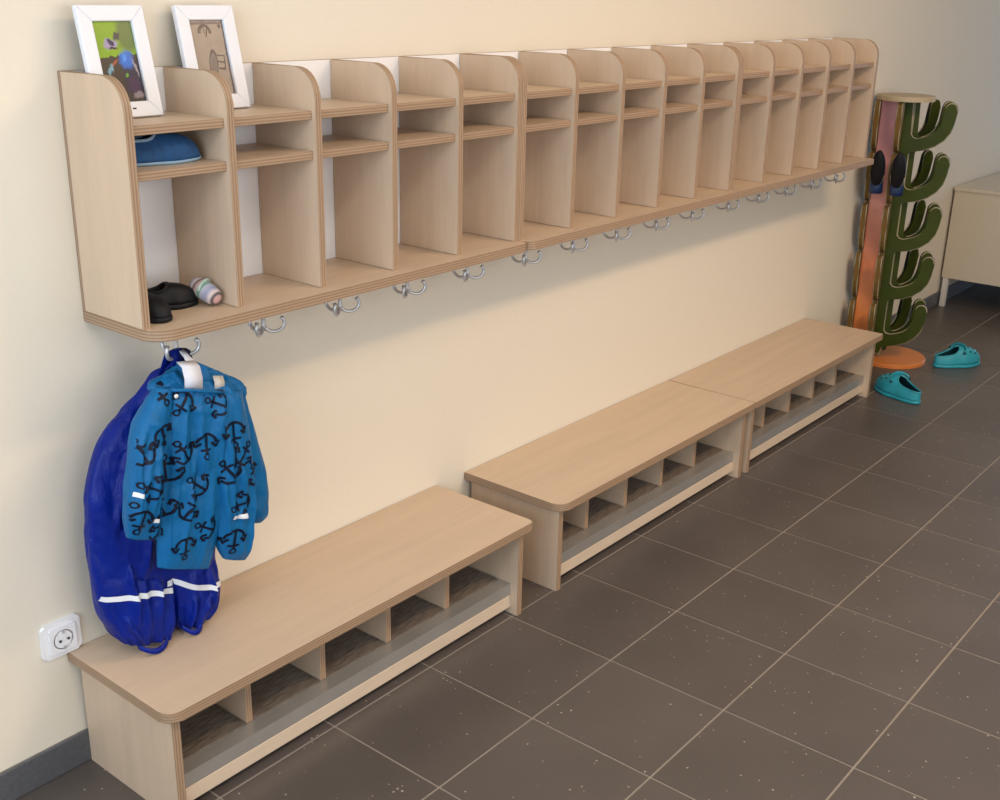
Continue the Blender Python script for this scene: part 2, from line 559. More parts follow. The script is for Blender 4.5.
def shape_mask(nt, sep, kind, cx, cy, a, bb_, ang=0.0):
    wx, wz = WOB.get(nt.name + str(id(nt)), (sep.outputs[0], sep.outputs[2]))
    x = math_n(nt, 'SUBTRACT', wx, cx); y = math_n(nt, 'SUBTRACT', wz, cy)
    ca, sa = math.cos(ang), math.sin(ang)
    u = math_n(nt, 'ADD', math_n(nt, 'MULTIPLY', x, ca / a), math_n(nt, 'MULTIPLY', y, sa / a))
    v = math_n(nt, 'ADD', math_n(nt, 'MULTIPLY', x, -sa / bb_), math_n(nt, 'MULTIPLY', y, ca / bb_))
    if kind == 'rect':
        d = math_n(nt, 'MAXIMUM', math_n(nt, 'ABSOLUTE', u), math_n(nt, 'ABSOLUTE', v))
        return math_n(nt, 'LESS_THAN', d, 1.0)
    d = math_n(nt, 'SQRT', math_n(nt, 'ADD', math_n(nt, 'MULTIPLY', u, u), math_n(nt, 'MULTIPLY', v, v)))
    if kind == 'ring':
        return math_n(nt, 'LESS_THAN', math_n(nt, 'ABSOLUTE', math_n(nt, 'SUBTRACT', d, 1.0)), 0.16)
    if kind == 'arch':
        r = math_n(nt, 'LESS_THAN', math_n(nt, 'ABSOLUTE', math_n(nt, 'SUBTRACT', d, 1.0)), 0.2)
        return math_n(nt, 'MULTIPLY', r, math_n(nt, 'GREATER_THAN', v, -0.25))
    mr = node(nt, 'ShaderNodeMapRange'); mr.interpolation_type = 'SMOOTHSTEP'
    nt.links.new(d, mr.inputs[0]); mr.inputs[1].default_value = .65; mr.inputs[2].default_value = 1.35; mr.inputs[3].default_value = 1.0; mr.inputs[4].default_value = 0.0
    return mr.outputs[0]


def print_material(name, bg, shapes, soft=0.0):
    m, nt, b = nmat(name)
    sep = node(nt, 'ShaderNodeSeparateXYZ')
    co = coord(nt)
    wob = noise_n(nt, co, 60, 2)
    cur = mix_n(nt, wob, tuple(x * .85 for x in bg), tuple(x * 1.1 for x in bg))
    nt.links.new(co, sep.inputs[0])
    if soft:
        n1 = noise_n(nt, co, 95, 3); n2 = noise_n(nt, mapping(nt, co, (1, 1, 1), (3, 7, 1)), 95, 3)
        WOB[nt.name + str(id(nt))] = (math_n(nt, 'ADD', sep.outputs[0], math_n(nt, 'MULTIPLY_ADD', n1, soft, -soft / 2)), math_n(nt, 'ADD', sep.outputs[2], math_n(nt, 'MULTIPLY_ADD', n2, soft, -soft / 2)))
    for kind, cx, cy, a, bb_, ang, col in shapes:
        cur = mix_n(nt, shape_mask(nt, sep, kind, cx, cy, a, bb_, ang), cur, col)
    nt.links.new(cur, b.inputs['Base Color'])
    b.inputs['Roughness'].default_value = 0.25
    return m


pic1 = print_material('garden_photo_print', (0.20, 0.34, 0.015), [
    ('ellipse', .026, .045, .020, .030, 0, (0.11, 0.16, 0.045)),
    ('rect', 0, -.034, .05, .045, 0.06, (0.045, 0.035, 0.028)),
    ('ellipse', .024, -.028, .020, .030, 0, (0.03, 0.026, 0.05)),
    ('ellipse', -.009, .030, .013, .008, .2, (0.30, 0.25, 0.42)),
    ('ellipse', -.008, .033, .006, .004, 0, (0.02, 0.02, 0.06)),
    ('ellipse', -.006, .024, .009, .003, 0, (0.03, 0.02, 0.02)),
    ('ellipse', .005, .043, .005, .007, -.6, (0.05, 0.045, 0.05)),
    ('ellipse', .015, .003, .0135, .0145, 0, (0.03, 0.13, 0.50)),
    ('ellipse', .013, .006, .005, .006, 0, (0.06, 0.22, 0.65)),
    ('ellipse', -.010, -.002, .012, .0022, .8, (0.30, 0.07, 0.03)),
    ('ellipse', -.019, -.012, .0035, .011, -.4, (0.16, 0.30, 0.38)),
    ('ellipse', .030, -.010, .003, .016, .3, (0.28, 0.24, 0.26)),
    ('ellipse', .010, -.022, .004, .003, 0, (0.12, 0.30, 0.03)),
    ('ellipse', .020, -.038, .011, .014, 0, (0.05, 0.025, 0.07)),
    ('ellipse', .026, -.056, .010, .006, 0, (0.22, 0.18, 0.20)),
], 0.016)
pic2 = print_material('grey_card_print', (0.33, 0.265, 0.215), [
    ('rect', .036, 0, .002, .09, 0, (0.14, 0.11, 0.10)),
    ('rect', 0, .062, .05, .0022, 0, (0.16, 0.13, 0.12)),
    ('arch', -.006, .046, .012, .012, 0, (0.12, 0.09, 0.08)),
    ('arch', -.010, .046, .004, .010, 0, (0.10, 0.08, 0.07)),
    ('rect', -.001, .047, .0016, .009, -.3, (0.10, 0.08, 0.07)),
    ('ellipse', .002, -.010, .0065, .020, -.12, (0.20, 0.16, 0.14)),
    ('ring', .002, -.010, .0085, .022, -.12, (0.14, 0.11, 0.10)),
    ('rect', .019, .004, .007, .0014, -.1, (0.13, 0.10, 0.09)),
    ('rect', .019, -.008, .007, .0014, -.1, (0.13, 0.10, 0.09)),
    ('rect', .019, -.020, .007, .0014, -.1, (0.13, 0.10, 0.09)),
    ('rect', .027, -.008, .0014, .013, -.1, (0.13, 0.10, 0.09)),
    ('ellipse', .029, .056, .003, .004, 0, (0.10, 0.08, 0.08)),
], 0.006)


def picture_frame(x, yb, label, pic, rz):
    W, Hh, bw, d = .128, .186, .026, .012
    e = empty('picture_frame', (x, yb, 1.2625), label, 'picture frame', 'picture frames on the shelf', (math.radians(-12.5), 0, rz))
    fr = bmesh.new()
    # mitred border: four bars
    o = [(-W / 2, 0), (W / 2, 0), (W / 2, Hh), (-W / 2, Hh)]
    n_ = [(-W / 2 + bw, bw), (W / 2 - bw, bw), (W / 2 - bw, Hh - bw), (-W / 2 + bw, Hh - bw)]
    for k in range(4):
        bm = bmesh.new()
        q = [o[k], o[(k + 1) % 4], n_[(k + 1) % 4], n_[k]]
        link('frame_bar', plank_mesh('frame_bar', q, 1, d, .0012), [m_frame_white, m_frame_white], e, (0, -d / 2, 0))
    fr.free()
    box('print', -W / 2 + bw - .003, W / 2 - bw + .003, -.006, -.004, bw - .003, Hh - bw + .003, pic, e)
    # easel strut at the back, down to the shelf
    bm = bmesh.new()
    bm_box(bm, -.015, .015, -.0015, .0015, -.118, 0)
    box('backing', -W / 2 + .004, W / 2 - .004, -.0035, 0, .004, Hh - .004, m_mat, e)
    link('easel_strut', to_mesh('easel_strut', bm), m_mat, e, (0, .003, .122), (math.radians(18), 0, 0))
    return e


f1 = picture_frame(-.391, -.076, 'white picture frame holding a green and blue colour photo', pic1, 0)
f2 = picture_frame(-.184, -.058, 'white picture frame holding plain brownish card with dark marks', pic2, 0)
# small dark imprint on the lower bar of the first frame
box('imprint', .004, .011, -.0125, -.012, .013, .0155, m_dark, f1)


# ------------------------------------------------------------------ shoes
def shoe_parts(e, L, W, Hs, toe_h, col_h, t_open, upper_mat, sole_mat, inner_mat, rim_mat=None, sole_t=.012, holes=None, narrow=.78, bx=.7):
    """a low shoe, toe along +x, sole on z=0: sole, upper shell with an open heel, inner sole, rim"""
    def hw(t):                      # half width along the length, t=0 heel .. 1 toe
        s = math.sin(PI * min(1, max(0, t))) ** .42
        k = narrow + (1 - narrow) * max(0, min(1, (t - .18) / .45)) ** 1.2
        waist = 1 - .10 * math.exp(-((t - .42) / .10) ** 2)
        return max(1e-4, W / 2 * s * k * waist)
    ts = [.5 - .5 * math.cos(PI * i / 30) for i in range(31)]
    ts[0], ts[-1] = 0.0, 1.0
    # sole
    bm = bmesh.new(); rings = []
    for z, gro in ((0, .94), (.003, 1.02), (sole_t, 1.03)):
        ring = [bm.verts.new((L * (t - .5) * gro, hw(t) * gro, z)) for t in ts] + [bm.verts.new((L * (t - .5) * gro, -hw(t) * gro, z)) for t in ts[::-1]]
        rings.append(ring)
    n = len(rings[0])
    for a, c in zip(rings, rings[1:]):
        for k in range(n): bm.faces.new((a[k], a[(k + 1) % n], c[(k + 1) % n], c[k]))
    bm.faces.new(rings[0][::-1]); bm.faces.new(rings[-1])
    link('sole', to_mesh('sole', bm, True), sole_mat, e)
    # upper
    def top(t):
        if t < t_open: return col_h + (Hs - col_h) * (t / t_open) ** 2
        u = (t - t_open) / (1 - t_open)
        return sole_t + (Hs + (toe_h - Hs) * u ** 1.3 - sole_t) * math.sqrt(max(.02, 1 - u ** 4))
    def aop(t):
        if t >= t_open: return PI / 2
        lo = math.radians(50)
        u = max(0, (t - (t_open - .2)) / .2)
        return lo + (PI / 2 - lo) * (u ** 3)
    def P(t, a, side, ins=0.0):
        w = hw(t) - ins; h = top(t) - sole_t
        return Vector((L * (t - .5) * (1 - ins * 2 / L), side * max(0, w) * math.cos(a) ** bx if a < PI / 2 - 1e-4 else 0, sole_t + h * math.sin(a) ** .9))
    bm = bmesh.new(); NA = 10
    rim = {1: [], -1: []}
    for side in (1, -1):
        g = []
        for t in ts:
            a1 = aop(t)
            g.append([bm.verts.new(P(t, a1 * k / NA, side)) for k in range(NA + 1)])
            if t < t_open: rim[side].append(P(t, a1, side))
        for r0, r1 in zip(g, g[1:]):
            for k in range(NA): bm.faces.new((r0[k], r0[k + 1], r1[k + 1], r1[k]) if side > 0 else (r0[k], r1[k], r1[k + 1], r0[k + 1]))
    bmesh.ops.remove_doubles(bm, verts=bm.verts, dist=3e-4)
    bmesh.ops.recalc_face_normals(bm, faces=bm.faces)
    bm.normal_update()
    if sum(f.normal.dot(Vector((0, f.calc_center_median().y * 4, .3))) * f.calc_area() for f in bm.faces) < 0:
        bmesh.ops.reverse_faces(bm, faces=bm.faces)
    me = bpy.data.meshes.new('upper'); bm.to_mesh(me); bm.free()
    for pg in me.polygons: pg.use_smooth = True
    o = link('upper', me, [upper_mat, inner_mat], e)
    md = o.modifiers.new('thickness', 'SOLIDIFY'); md.thickness = .004; md.offset = -1; md.material_offset = 1
    # inner sole
    bm = bmesh.new()
    ring = [bm.verts.new((L * (t - .5) * .94, hw(t) * .93, sole_t + .002)) for t in ts] + [bm.verts.new((L * (t - .5) * .94, -hw(t) * .93, sole_t + .002)) for t in ts[::-1]]
    bm.faces.new(ring)
    link('insole', to_mesh('insole', bm), inner_mat, e)
    # rim bead round the opening
    path = rim[1] + [P(t_open, PI / 2, 1)] + rim[-1][::-1]
    bm = bmesh.new(); tube(bm, path, .003, 6)
    link('collar_rim', to_mesh('collar_rim', bm, True), rim_mat or upper_mat, e)
    if holes:
        me = None
        for t, a, side in holes:
            p = P(t, a, side); q1 = P(t + .01, a, side); q2 = P(t, a + .02, side)
            nn = (q1 - p).cross(q2 - p).normalized()
            if nn.z < 0: nn = -nn
            bm = bmesh.new(); lathe(bm, [(.0052, -.001), (.0052, .0006)], 10)
            h = link('vent_hole_shade', to_mesh('vent_hole_shade', bm), m_dark_teal, e)  # solid dark disc, its colour stands in for shade inside the hole
            h.matrix_local = Matrix.Translation(p) @ nn.to_track_quat('Z', 'Y').to_matrix().to_4x4()
    return P


m_teal = plain('teal_foam', (0.020, 0.30, 0.38), 0.45, var=0.1)
m_dark_teal = plain('dark_teal_and_hole_shade', (0.004, 0.045, 0.065), 0.7)  # lining and button tone, also colours in the shade of the vent holes
m_navy_felt = plain('blue_felt', (0.006, 0.055, 0.165), 0.85, var=0.45, nscale=90)
m_navy_in = plain('navy_lining', (0.008, 0.02, 0.10), 0.9, var=0.3)
m_trim = plain('pale_blue_trim', (0.22, 0.34, 0.46), 0.8)
m_black = plain('black_shoe', (0.004, 0.004, 0.006), 0.55, spec=.25)
m_black_in = plain('black_lining', (0.004, 0.004, 0.005), 0.9)

HOLES = [(t, math.radians(a), s) for t, a, s in ((.66, 78, 1), (.66, 78, -1), (.66, 50, 1), (.66, 50, -1), (.76, 70, 1), (.76, 70, -1), (.78, 45, 1), (.78, 45, -1), (.86, 62, 1), (.86, 62, -1))]


def clog(x, y, ang, label):
    e = empty('clog', (x, y, 0.0017), label, 'clog', 'teal clogs on the floor', (0, 0, math.radians(ang)))
    P = shoe_parts(e, 0.222, .100, .088, .070, .060, .50, m_teal, m_teal, m_dark_teal, m_teal, .014, HOLES)
    # heel strap lying back on the rim, with pivot buttons
    bm = bmesh.new()
    pts = []
    for k in range(13):
        a = math.radians(-90 + 180 * k / 12)
        pts.append((-.004 + .020 * math.cos(a), .0475 * math.sin(a), .070 + .022 * math.cos(a)))
    for p in pts: pass
    prev = None
    for p in pts:
        r = [bm.verts.new((p[0], p[1], p[2] + dz)) for dz in (-.006, .006)] 
        if prev: bm.faces.new((prev[0], prev[1], r[1], r[0]))
        prev = r
    o = link('heel_strap', to_mesh('heel_strap', bm, True), m_teal, e)
    md = o.modifiers.new('thickness', 'SOLIDIFY'); md.thickness = .003; md.offset = 0
    for s in (1, -1):
        bm = bmesh.new(); lathe(bm, [(.0055, -.002), (.0055, .002), (.003, .003)], 12)
        link('strap_button', to_mesh('strap_button', bm, True), m_dark_teal, e, (-.004, s * .049, .068), (-s * PI / 2, 0, 0))
    return e


clog(2.748, -.392, 66, 'teal foam clog lying right beside the bench end')
clog(3.315, -.430, -34, 'teal foam clog lying out on the floor in front of the boot rack')

sl = empty('felt_slipper', (-.366, -.110, 1.1875), 'blue felt slipper lying in the small cubby under a picture frame', 'slipper', None, (0, 0, math.radians(-4)))
shoe_parts(sl, .168, .078, .053, .043, .052, .50, m_navy_felt, m_trim, m_navy_in, m_trim, .006, bx=.9)
for x, y, a, lb in ((-.352, -.095, -14, 'black child shoe next to the rolled striped socks'), (-.424, -.128, -78, 'black child shoe standing against the side panel of the shelf')):
    s = empty('child_shoe', (x, y, .9212), lb, 'shoe', 'black shoes in the cubby', (0, 0, math.radians(a)))
    shoe_parts(s, .105, .056, .046, .036, .040, .48, m_black, m_black, m_black_in, m_black, .010)

# rolled pair of socks
m_sock, nt, b = nmat('pastel_striped_knit')
co = coord(nt); sp_ = node(nt, 'ShaderNodeSeparateXYZ'); nt.links.new(co, sp_.inputs[0])
wv = math_n(nt, 'FRACT', math_n(nt, 'MULTIPLY_ADD', sp_.outputs[0], 22.0, 0.2))
cr_ = ramp(nt, wv, [(0.0, (0.55, 0.52, 0.52)), (0.22, (0.10, 0.30, 0.22)), (0.30, (0.48, 0.47, 0.55)), (0.55, (0.28, 0.30, 0.45)), (0.75, (0.60, 0.50, 0.48)), (0.86, (0.02, 0.03, 0.04)), (0.92, (0.50, 0.30, 0.28))])
nt.links.new(cr_, b.inputs['Base Color']); b.inputs['Roughness'].default_value = .95
bump(nt, b, noise_n(nt, co, 400, 2), .4, .001)
sk = empty('rolled_socks', (-.294, -.120, .9290), 'rolled pair of pastel striped socks beside black shoes', 'socks', None, (0, math.radians(20), math.radians(-84)))
bm = bmesh.new()
prof = [(-.034, .006), (-.030, .013), (-.022, .0165), (-.006, .0185), (.010, .0175), (.022, .016), (.030, .0125), (.034, .005)]
rings = []
for x, r in prof:
    rings.append([bm.verts.new((x, r * math.cos(2 * PI * k / 20) * 1.05, .0185 + r * math.sin(2 * PI * k / 20))) for k in range(20)])
for a, c in zip(rings, rings[1:]):
    for k in range(20): bm.faces.new((a[k], a[(k + 1) % 20], c[(k + 1) % 20], c[k]))
bm.faces.new(rings[0][::-1]); bm.faces.new(rings[-1])
link('sock_roll', to_mesh('sock_roll', bm, True), m_sock, sk)
bm = bmesh.new()
pts = [(-.012 + .001 * k, .0195 * math.cos(.5 + .22 * k), .0185 + .020 * math.sin(.5 + .22 * k)) for k in range(12)]
tube(bm, pts, .0028, 6)
link('sock_cuff', to_mesh('sock_cuff', bm, True), plain('sock_cuff_knit', (0.42, 0.50, 0.44), .95, var=.3, nscale=200), sk)


# ------------------------------------------------------------------ rain clothes
def catmull(P, n):
    out = []
    m_ = len(P)
    for i in range(n):
        t = i / (n - 1) * (m_ - 1); k = min(int(t), m_ - 2); u = t - k
        p0, p1, p2, p3 = P[max(k - 1, 0)], P[k], P[k + 1], P[min(k + 2, m_ - 1)]
        out.append(tuple(.5 * (2 * b_ + (c_ - a_) * u + (2 * a_ - 5 * b_ + 4 * c_ - d_) * u * u + (3 * b_ - a_ - 3 * c_ + d_) * u ** 3) for a_, b_, c_, d_ in zip(p0, p1, p2, p3)))
    return out


def cloth_loft(name, rows, yc, dep, mat, parent, n=46, seg=72, fold=.004, freq=(38, 9), seed=0, gather=0.0, zmin=None, power=.75, folds=(), bm=None):
    """rows: (x left, z left, x right, z right); yc, dep: value or per-row list; a closed puffy sleeve of cloth with folds.
    folds: (u0, v0, u1, v1, width, height) ridges in the part's own frame, u across and v down, 0..1"""
    R_ = len(rows)
    ycs = yc if isinstance(yc, list) else [yc] * R_
    ds = dep if isinstance(dep, list) else [dep] * R_
    full = catmull([tuple(r) + (y, d) for r, y, d in zip(rows, ycs, ds)], n)
    own = bm is None
    if own: bm = bmesh.new()
    rings = []
    def at(u, v):
        r = full[min(n - 1, max(0, int(round(v * (n - 1)))))]
        return Vector((r[0] + (r[2] - r[0]) * u, r[1] + (r[3] - r[1]) * u))
    segs = [(at(a, b_), at(c_, d_), w, h) for a, b_, c_, d_, w, h in folds]
    for i, (xl, zl, xr, zr, y0, d0) in enumerate(full):
        ring = []
        end = min(i, n - 1 - i) / 3.0
        for k in range(seg):
            a = 2 * PI * k / seg
            ca, sa = math.cos(a), math.sin(a)
            u = .5 + .5 * math.copysign(abs(ca) ** power, ca)
            x = xl + (xr - xl) * u; z = zl + (zr - zl) * u
            v = math.copysign(abs(sa) ** power, sa)
            y = y0 - d0 * v
            nz = noise.noise((x * freq[0] + seed, z * freq[1], v * 2 + seed)) + .5 * noise.noise((x * freq[0] * 2.3, z * freq[1] * 2.6 + seed, v + 5))
            nz += .7 * (abs(noise.noise((x * 14 + z * 20 + seed, z * 16 - x * 9, 3.1 + seed))) - .25)
            amp = fold * min(1, .35 + end * .4)
            if gather and i > n * .68: nz += gather / fold * min(1, (i / n - .68) / .2) * math.cos(k * 2 * PI / seg * 15 + seed)
            y -= amp * nz * abs(sa) ** .5 * (1 if v > 0 else -1)
            xx = x + amp * .35 * nz * ca
            if v > 0:
                p = Vector((x, z))
                for A, B, w, h in segs:
                    ab = B - A; t = max(0, min(1, (p - A).dot(ab) / max(1e-9, ab.length_squared)))
                    d = (p - A - ab * t).length
                    if d < w * 3: y -= h * math.exp(-(d / w) ** 2) * math.sin(PI * min(1, max(0, .12 + .8 * t))) * v
            if zmin is not None: z = max(z, zmin + .002 * abs(nz))
            ring.append(bm.verts.new((xx, min(y, -.006), z)))
        rings.append(ring)
    for a, c in zip(rings, rings[1:]):
        for k in range(seg): bm.faces.new((a[k], a[(k + 1) % seg], c[(k + 1) % seg], c[k]))
    for ring in (rings[0], rings[-1]):
        if own:      # hollow hem: a recessed cap
            cx = sum((v.co for v in ring), Vector()) / seg
            inn = [bm.verts.new(cx + (v.co - cx) * .86 + Vector((0, 0, .012 * (1 if ring is rings[-1] else -1)))) for v in ring]
            for k in range(seg): bm.faces.new((ring[k], ring[(k + 1) % seg], inn[(k + 1) % seg], inn[k]))
            bm.faces.new(inn)
        else: bm.faces.new(ring)
    if not own: return None
    return link(name, to_mesh(name, bm, True), mat, parent)


def creases(seed, n, amp, w, slant=.15, vlen=(.25, .6)):
    r = random.Random(seed)
    out = []
    for k in range(n):
        u = (k + .5) / n + r.uniform(-.06, .06); v = r.uniform(0, .55); l = r.uniform(*vlen)
        out.append((u, v, u + r.uniform(-slant, slant), min(1, v + l), w * r.uniform(.7, 1.3), amp * r.choice((1, 1, -.8)) * r.uniform(.6, 1.2)))
    return out


def fabric(name, col, rough=.45, var=.12):
    m, nt, b = nmat(name)
    co = coord(nt)
    f = noise_n(nt, mapping(nt, co, (1, 1, .5)), 22, 4)
    nt.links.new(mix_n(nt, f, tuple(x * (1 - var) for x in col), tuple(x * (1 + var) for x in col)), b.inputs['Base Color'])
    b.inputs['Roughness'].default_value = rough
    b.inputs['Specular IOR Level'].default_value = .18
    f2 = noise_n(nt, mapping(nt, co, (1, 1, .45)), 55, 3)
    bump(nt, b, f2, .6, .007)
    return m


m_navy = fabric('royal_blue_rainwear', (0.001, 0.013, 0.20), .42, .3)
m_jack = fabric('petrol_blue_rainwear', (0.006, 0.115, 0.30), .42)
m_print = plain('navy_print_ink', (0.002, 0.004, 0.016), .5, spec=.2)
m_reflect = plain('reflective_tape', (0.72, 0.74, 0.78), .35, var=.05)
m_label = plain('white_care_label', (0.66, 0.67, 0.74), .7, var=.05)
m_lining = plain('pale_lining', (0.52, 0.48, 0.44), .8)
m_tie = plain('navy_tie', (0.004, 0.008, 0.05), .7)

HX = -.472 + .008 + .1021 - .006           # x of the first hook

J_BODY = [(-0.409, 0.815, -0.3, 0.787), (-0.435, 0.806, -0.283, 0.767), (-0.449, 0.787, -0.28, 0.742), (-0.461, 0.734, -0.298, 0.686), (-0.468, 0.658, -0.314, 0.609), (-0.475, 0.582, -0.334, 0.531), (-0.482, 0.513, -0.362, 0.467), (-0.486, 0.469, -0.378, 0.426)]
J_BACK = [(-0.317, 0.757, -0.255, 0.741), (-0.323, 0.688, -0.236, 0.663), (-0.329, 0.608, -0.217, 0.572), (-0.334, 0.546, -0.214, 0.505), (-0.336, 0.517, -0.218, 0.475), (-0.335, 0.502, -0.234, 0.465)]
J_LEFT = [(-0.454, 0.814, -0.417, 0.804), (-0.476, 0.797, -0.431, 0.785), (-0.503, 0.767, -0.449, 0.752), (-0.52, 0.735, -0.461, 0.717), (-0.532, 0.682, -0.472, 0.663), (-0.544, 0.628, -0.48, 0.606), (-0.549, 0.592, -0.484, 0.568), (-0.547, 0.555, -0.489, 0.533)]
J_RIGHT = [(-0.34, 0.781, -0.279, 0.766), (-0.346, 0.763, -0.28, 0.746), (-0.352, 0.706, -0.275, 0.684), (-0.359, 0.628, -0.273, 0.6), (-0.364, 0.567, -0.273, 0.536), (-0.364, 0.526, -0.281, 0.496), (-0.362, 0.472, -0.287, 0.443), (-0.348, 0.437, -0.298, 0.417)]
J_HOOD = [(-0.38, 0.837, -0.35, 0.83), (-0.406, 0.828, -0.313, 0.806), (-0.436, 0.821, -0.269, 0.779), (-0.454, 0.812, -0.251, 0.76), (-0.451, 0.796, -0.255, 0.745), (-0.426, 0.771, -0.27, 0.729)]
P_BODY = [(-0.374, 0.836, -0.342, 0.829), (-0.383, 0.820, -0.330, 0.809), (-0.4, 0.805, -0.321, 0.786), (-0.415, 0.783, -0.303, 0.755), (-0.436, 0.759, -0.283, 0.718), (-0.482, 0.723, -0.264, 0.661), (-0.517, 0.684, -0.256, 0.605), (-0.547, 0.615, -0.258, 0.517), (-0.555, 0.558, -0.268, 0.454), (-0.56, 0.499, -0.29, 0.394), (-0.561, 0.454, -0.294, 0.345)]
P_LEFT = [(-0.561, 0.521, -0.373, 0.45), (-0.564, 0.46, -0.391, 0.39), (-0.562, 0.397, -0.406, 0.329), (-0.553, 0.35, -0.41, 0.286), (-0.532, 0.308, -0.42, 0.256), (-0.513, 0.281, -0.43, 0.242)]
P_RIGHT = [(-0.418, 0.467, -0.294, 0.42), (-0.414, 0.411, -0.296, 0.364), (-0.412, 0.366, -0.297, 0.318), (-0.41, 0.331, -0.307, 0.287), (-0.41, 0.304, -0.324, 0.266), (-0.406, 0.279, -0.343, 0.251), (-0.4, 0.265, -0.355, 0.245)]
ANCHORS = [(-0.46, 0.809, 200), (-0.421, 0.78, 135), (-0.516, 0.717, 20), (-0.468, 0.731, 200), (-0.461, 0.662, 0), (-0.431, 0.691, 30), (-0.407, 0.618, 45), (-0.322, 0.695, 180), (-0.341, 0.626, 30), (-0.304, 0.651, -45), (-0.318, 0.551, 100), (-0.531, 0.589, 160), (-0.508, 0.648, 60), (-0.476, 0.594, 20), (-0.428, 0.577, -40), (-0.498, 0.544, 120), (-0.441, 0.5, 180), (-0.337, 0.479, 170), (-0.556, 0.675, 80), (-0.56, 0.62, -80), (-0.383, 0.69, 170), (-0.394, 0.526, 60), (-0.351, 0.762, 60), (-0.278, 0.6, 20)]


def bvh_of(objs):
    vs, fs = [], []
    for o in objs:
        n0 = len(vs)
        vs += [v.co.copy() for v in o.data.vertices]
        fs += [[n0 + i for i in p.vertices] for p in o.data.polygons]
    return BVHTree.FromPolygons(vs, fs)


def drape_strip(tree, pts, width, off=.0015, n=24, m=2):
    """quads of a band laid onto the cloth along an (x,z) polyline"""
    pl = catmull(pts, n) if len(pts) > 2 else [tuple(a + (b_ - a) * i / (n - 1) for a, b_ in zip(pts[0], pts[-1])) for i in range(n)]
    quads = []; prev = None
    for i, p in enumerate(pl):
        q0, q1 = pl[max(i - 1, 0)], pl[min(i + 1, n - 1)]
        d = Vector((q1[0] - q0[0], q1[1] - q0[1]))
        if d.length < 1e-7: continue
        d.normalize(); nn = Vector((-d.y, d.x))
        row = []
        for s in [i_ / m - .5 for i_ in range(m + 1)]:
            x, z = p[0] + nn.x * width * s, p[1] + nn.y * width * s
            h = tree.ray_cast(Vector((x, -1, z)), Vector((0, 1, 0)))
            row.append(Vector((x, h[0].y - off, z)) if h[0] is not None and h[0].y < -.02 else None)
        if prev is not None:
            for k in range(m):
                q = [prev[k], prev[k + 1], row[k + 1], row[k]]
                if all(v is not None for v in q) and max(v.y for v in q) - min(v.y for v in q) < .016: quads.append(q)
        prev = row
    return quads


def quads_obj(name, quads, mat, parent, thick=.0008):
    if not quads: return None
    bm = bmesh.new()
    for q in quads: bm.faces.new([bm.verts.new(v) for v in q])
    bmesh.ops.remove_doubles(bm, verts=bm.verts, dist=1e-5)
    o = link(name, to_mesh(name, bm, True), mat, parent)
    return o


# dungarees hanging behind the jacket
pants = empty('rain_dungarees', (0, 0, 0), 'royal blue rain dungarees hanging behind the anchor jacket above the bench', 'dungarees')
zcap = .262
P_LEFT = [(a, max(b_, zcap + .004), c_, max(d_, zcap + .004)) for a, b_, c_, d_ in P_LEFT]
P_RIGHT = [(a, max(b_, zcap + .004), c_, max(d_, zcap + .004)) for a, b_, c_, d_ in P_RIGHT]
PB = ([-.130, -.115, -.095, -.085, -.080, -.078, -.078, -.078, -.080, -.082, -.085], [.006, .009, .015, .022, .030, .037, .042, .045, .046, .046, .043])
fb = creases(4, 10, .020, .007, .12) + [(.15, .45, .30, .98, .012, .012), (.38, .55, .30, 1.0, .008, .016), (.22, .30, .55, .52, .008, .012), (.08, .55, .38, .72, .007, .012), (.10, .22, .30, .36, .007, .010), (.05, .40, .14, .80, .012, -.010)]
fl = creases(5, 8, .017, .005, .10, (.4, .8)); fr_ = creases(6, 6, .016, .0045, .10, (.4, .8))
bm = bmesh.new()
cloth_loft('bib', P_BODY, PB[0], PB[1], m_navy, None, 70, 80, .007, (26, 6), 2.0, folds=fb, bm=bm)
cloth_loft('leg', P_LEFT, -.088, [.012, .034, .047, .049, .045, .036], m_navy, None, 44, 80, .006, (30, 6), 5.0, .010, zcap, folds=fl, bm=bm)
cloth_loft('leg', P_RIGHT, -.092, [.012, .034, .046, .045, .040, .034, .030], m_navy, None, 44, 80, .006, (34, 6), 9.0, .009, zcap, folds=fr_, bm=bm)
pb = link('bib_and_legs', to_mesh('bib_and_legs', bm, True), m_navy, pants)
md = pb.modifiers.new('one_skin', 'REMESH'); md.mode = 'VOXEL'; md.voxel_size = .0025; md.use_smooth_shade = True
md = pb.modifiers.new('soften', 'SMOOTH'); md.factor = .5; md.iterations = 1
tree = bvh_of([pb])
for stripe in ([(-.575, .409), (-.562, .405), (-.521, .398), (-.478, .388), (-.439, .376), (-.415, .370)], [(-.428, .387), (-.406, .382), (-.377, .363), (-.336, .346), (-.298, .336)]):
    quads_obj('reflective_stripe', drape_strip(tree, stripe, .0105, .0018, n=60), m_reflect, pants)


def ribbon(name, pts, wvec, mat, parent, th=.0015):
    bm = bmesh.new(); prev = None
    w = Vector(wvec)
    for p in pts:
        r = [bm.verts.new(Vector(p) - w / 2), bm.verts.new(Vector(p) + w / 2)]
        if prev: bm.faces.new((prev[0], prev[1], r[1], r[0]))
        prev = r
    o = link(name, to_mesh(name, bm, True), mat, parent)
    md = o.modifiers.new('thickness', 'SOLIDIFY'); md.thickness = th; md.offset = 0
    return o


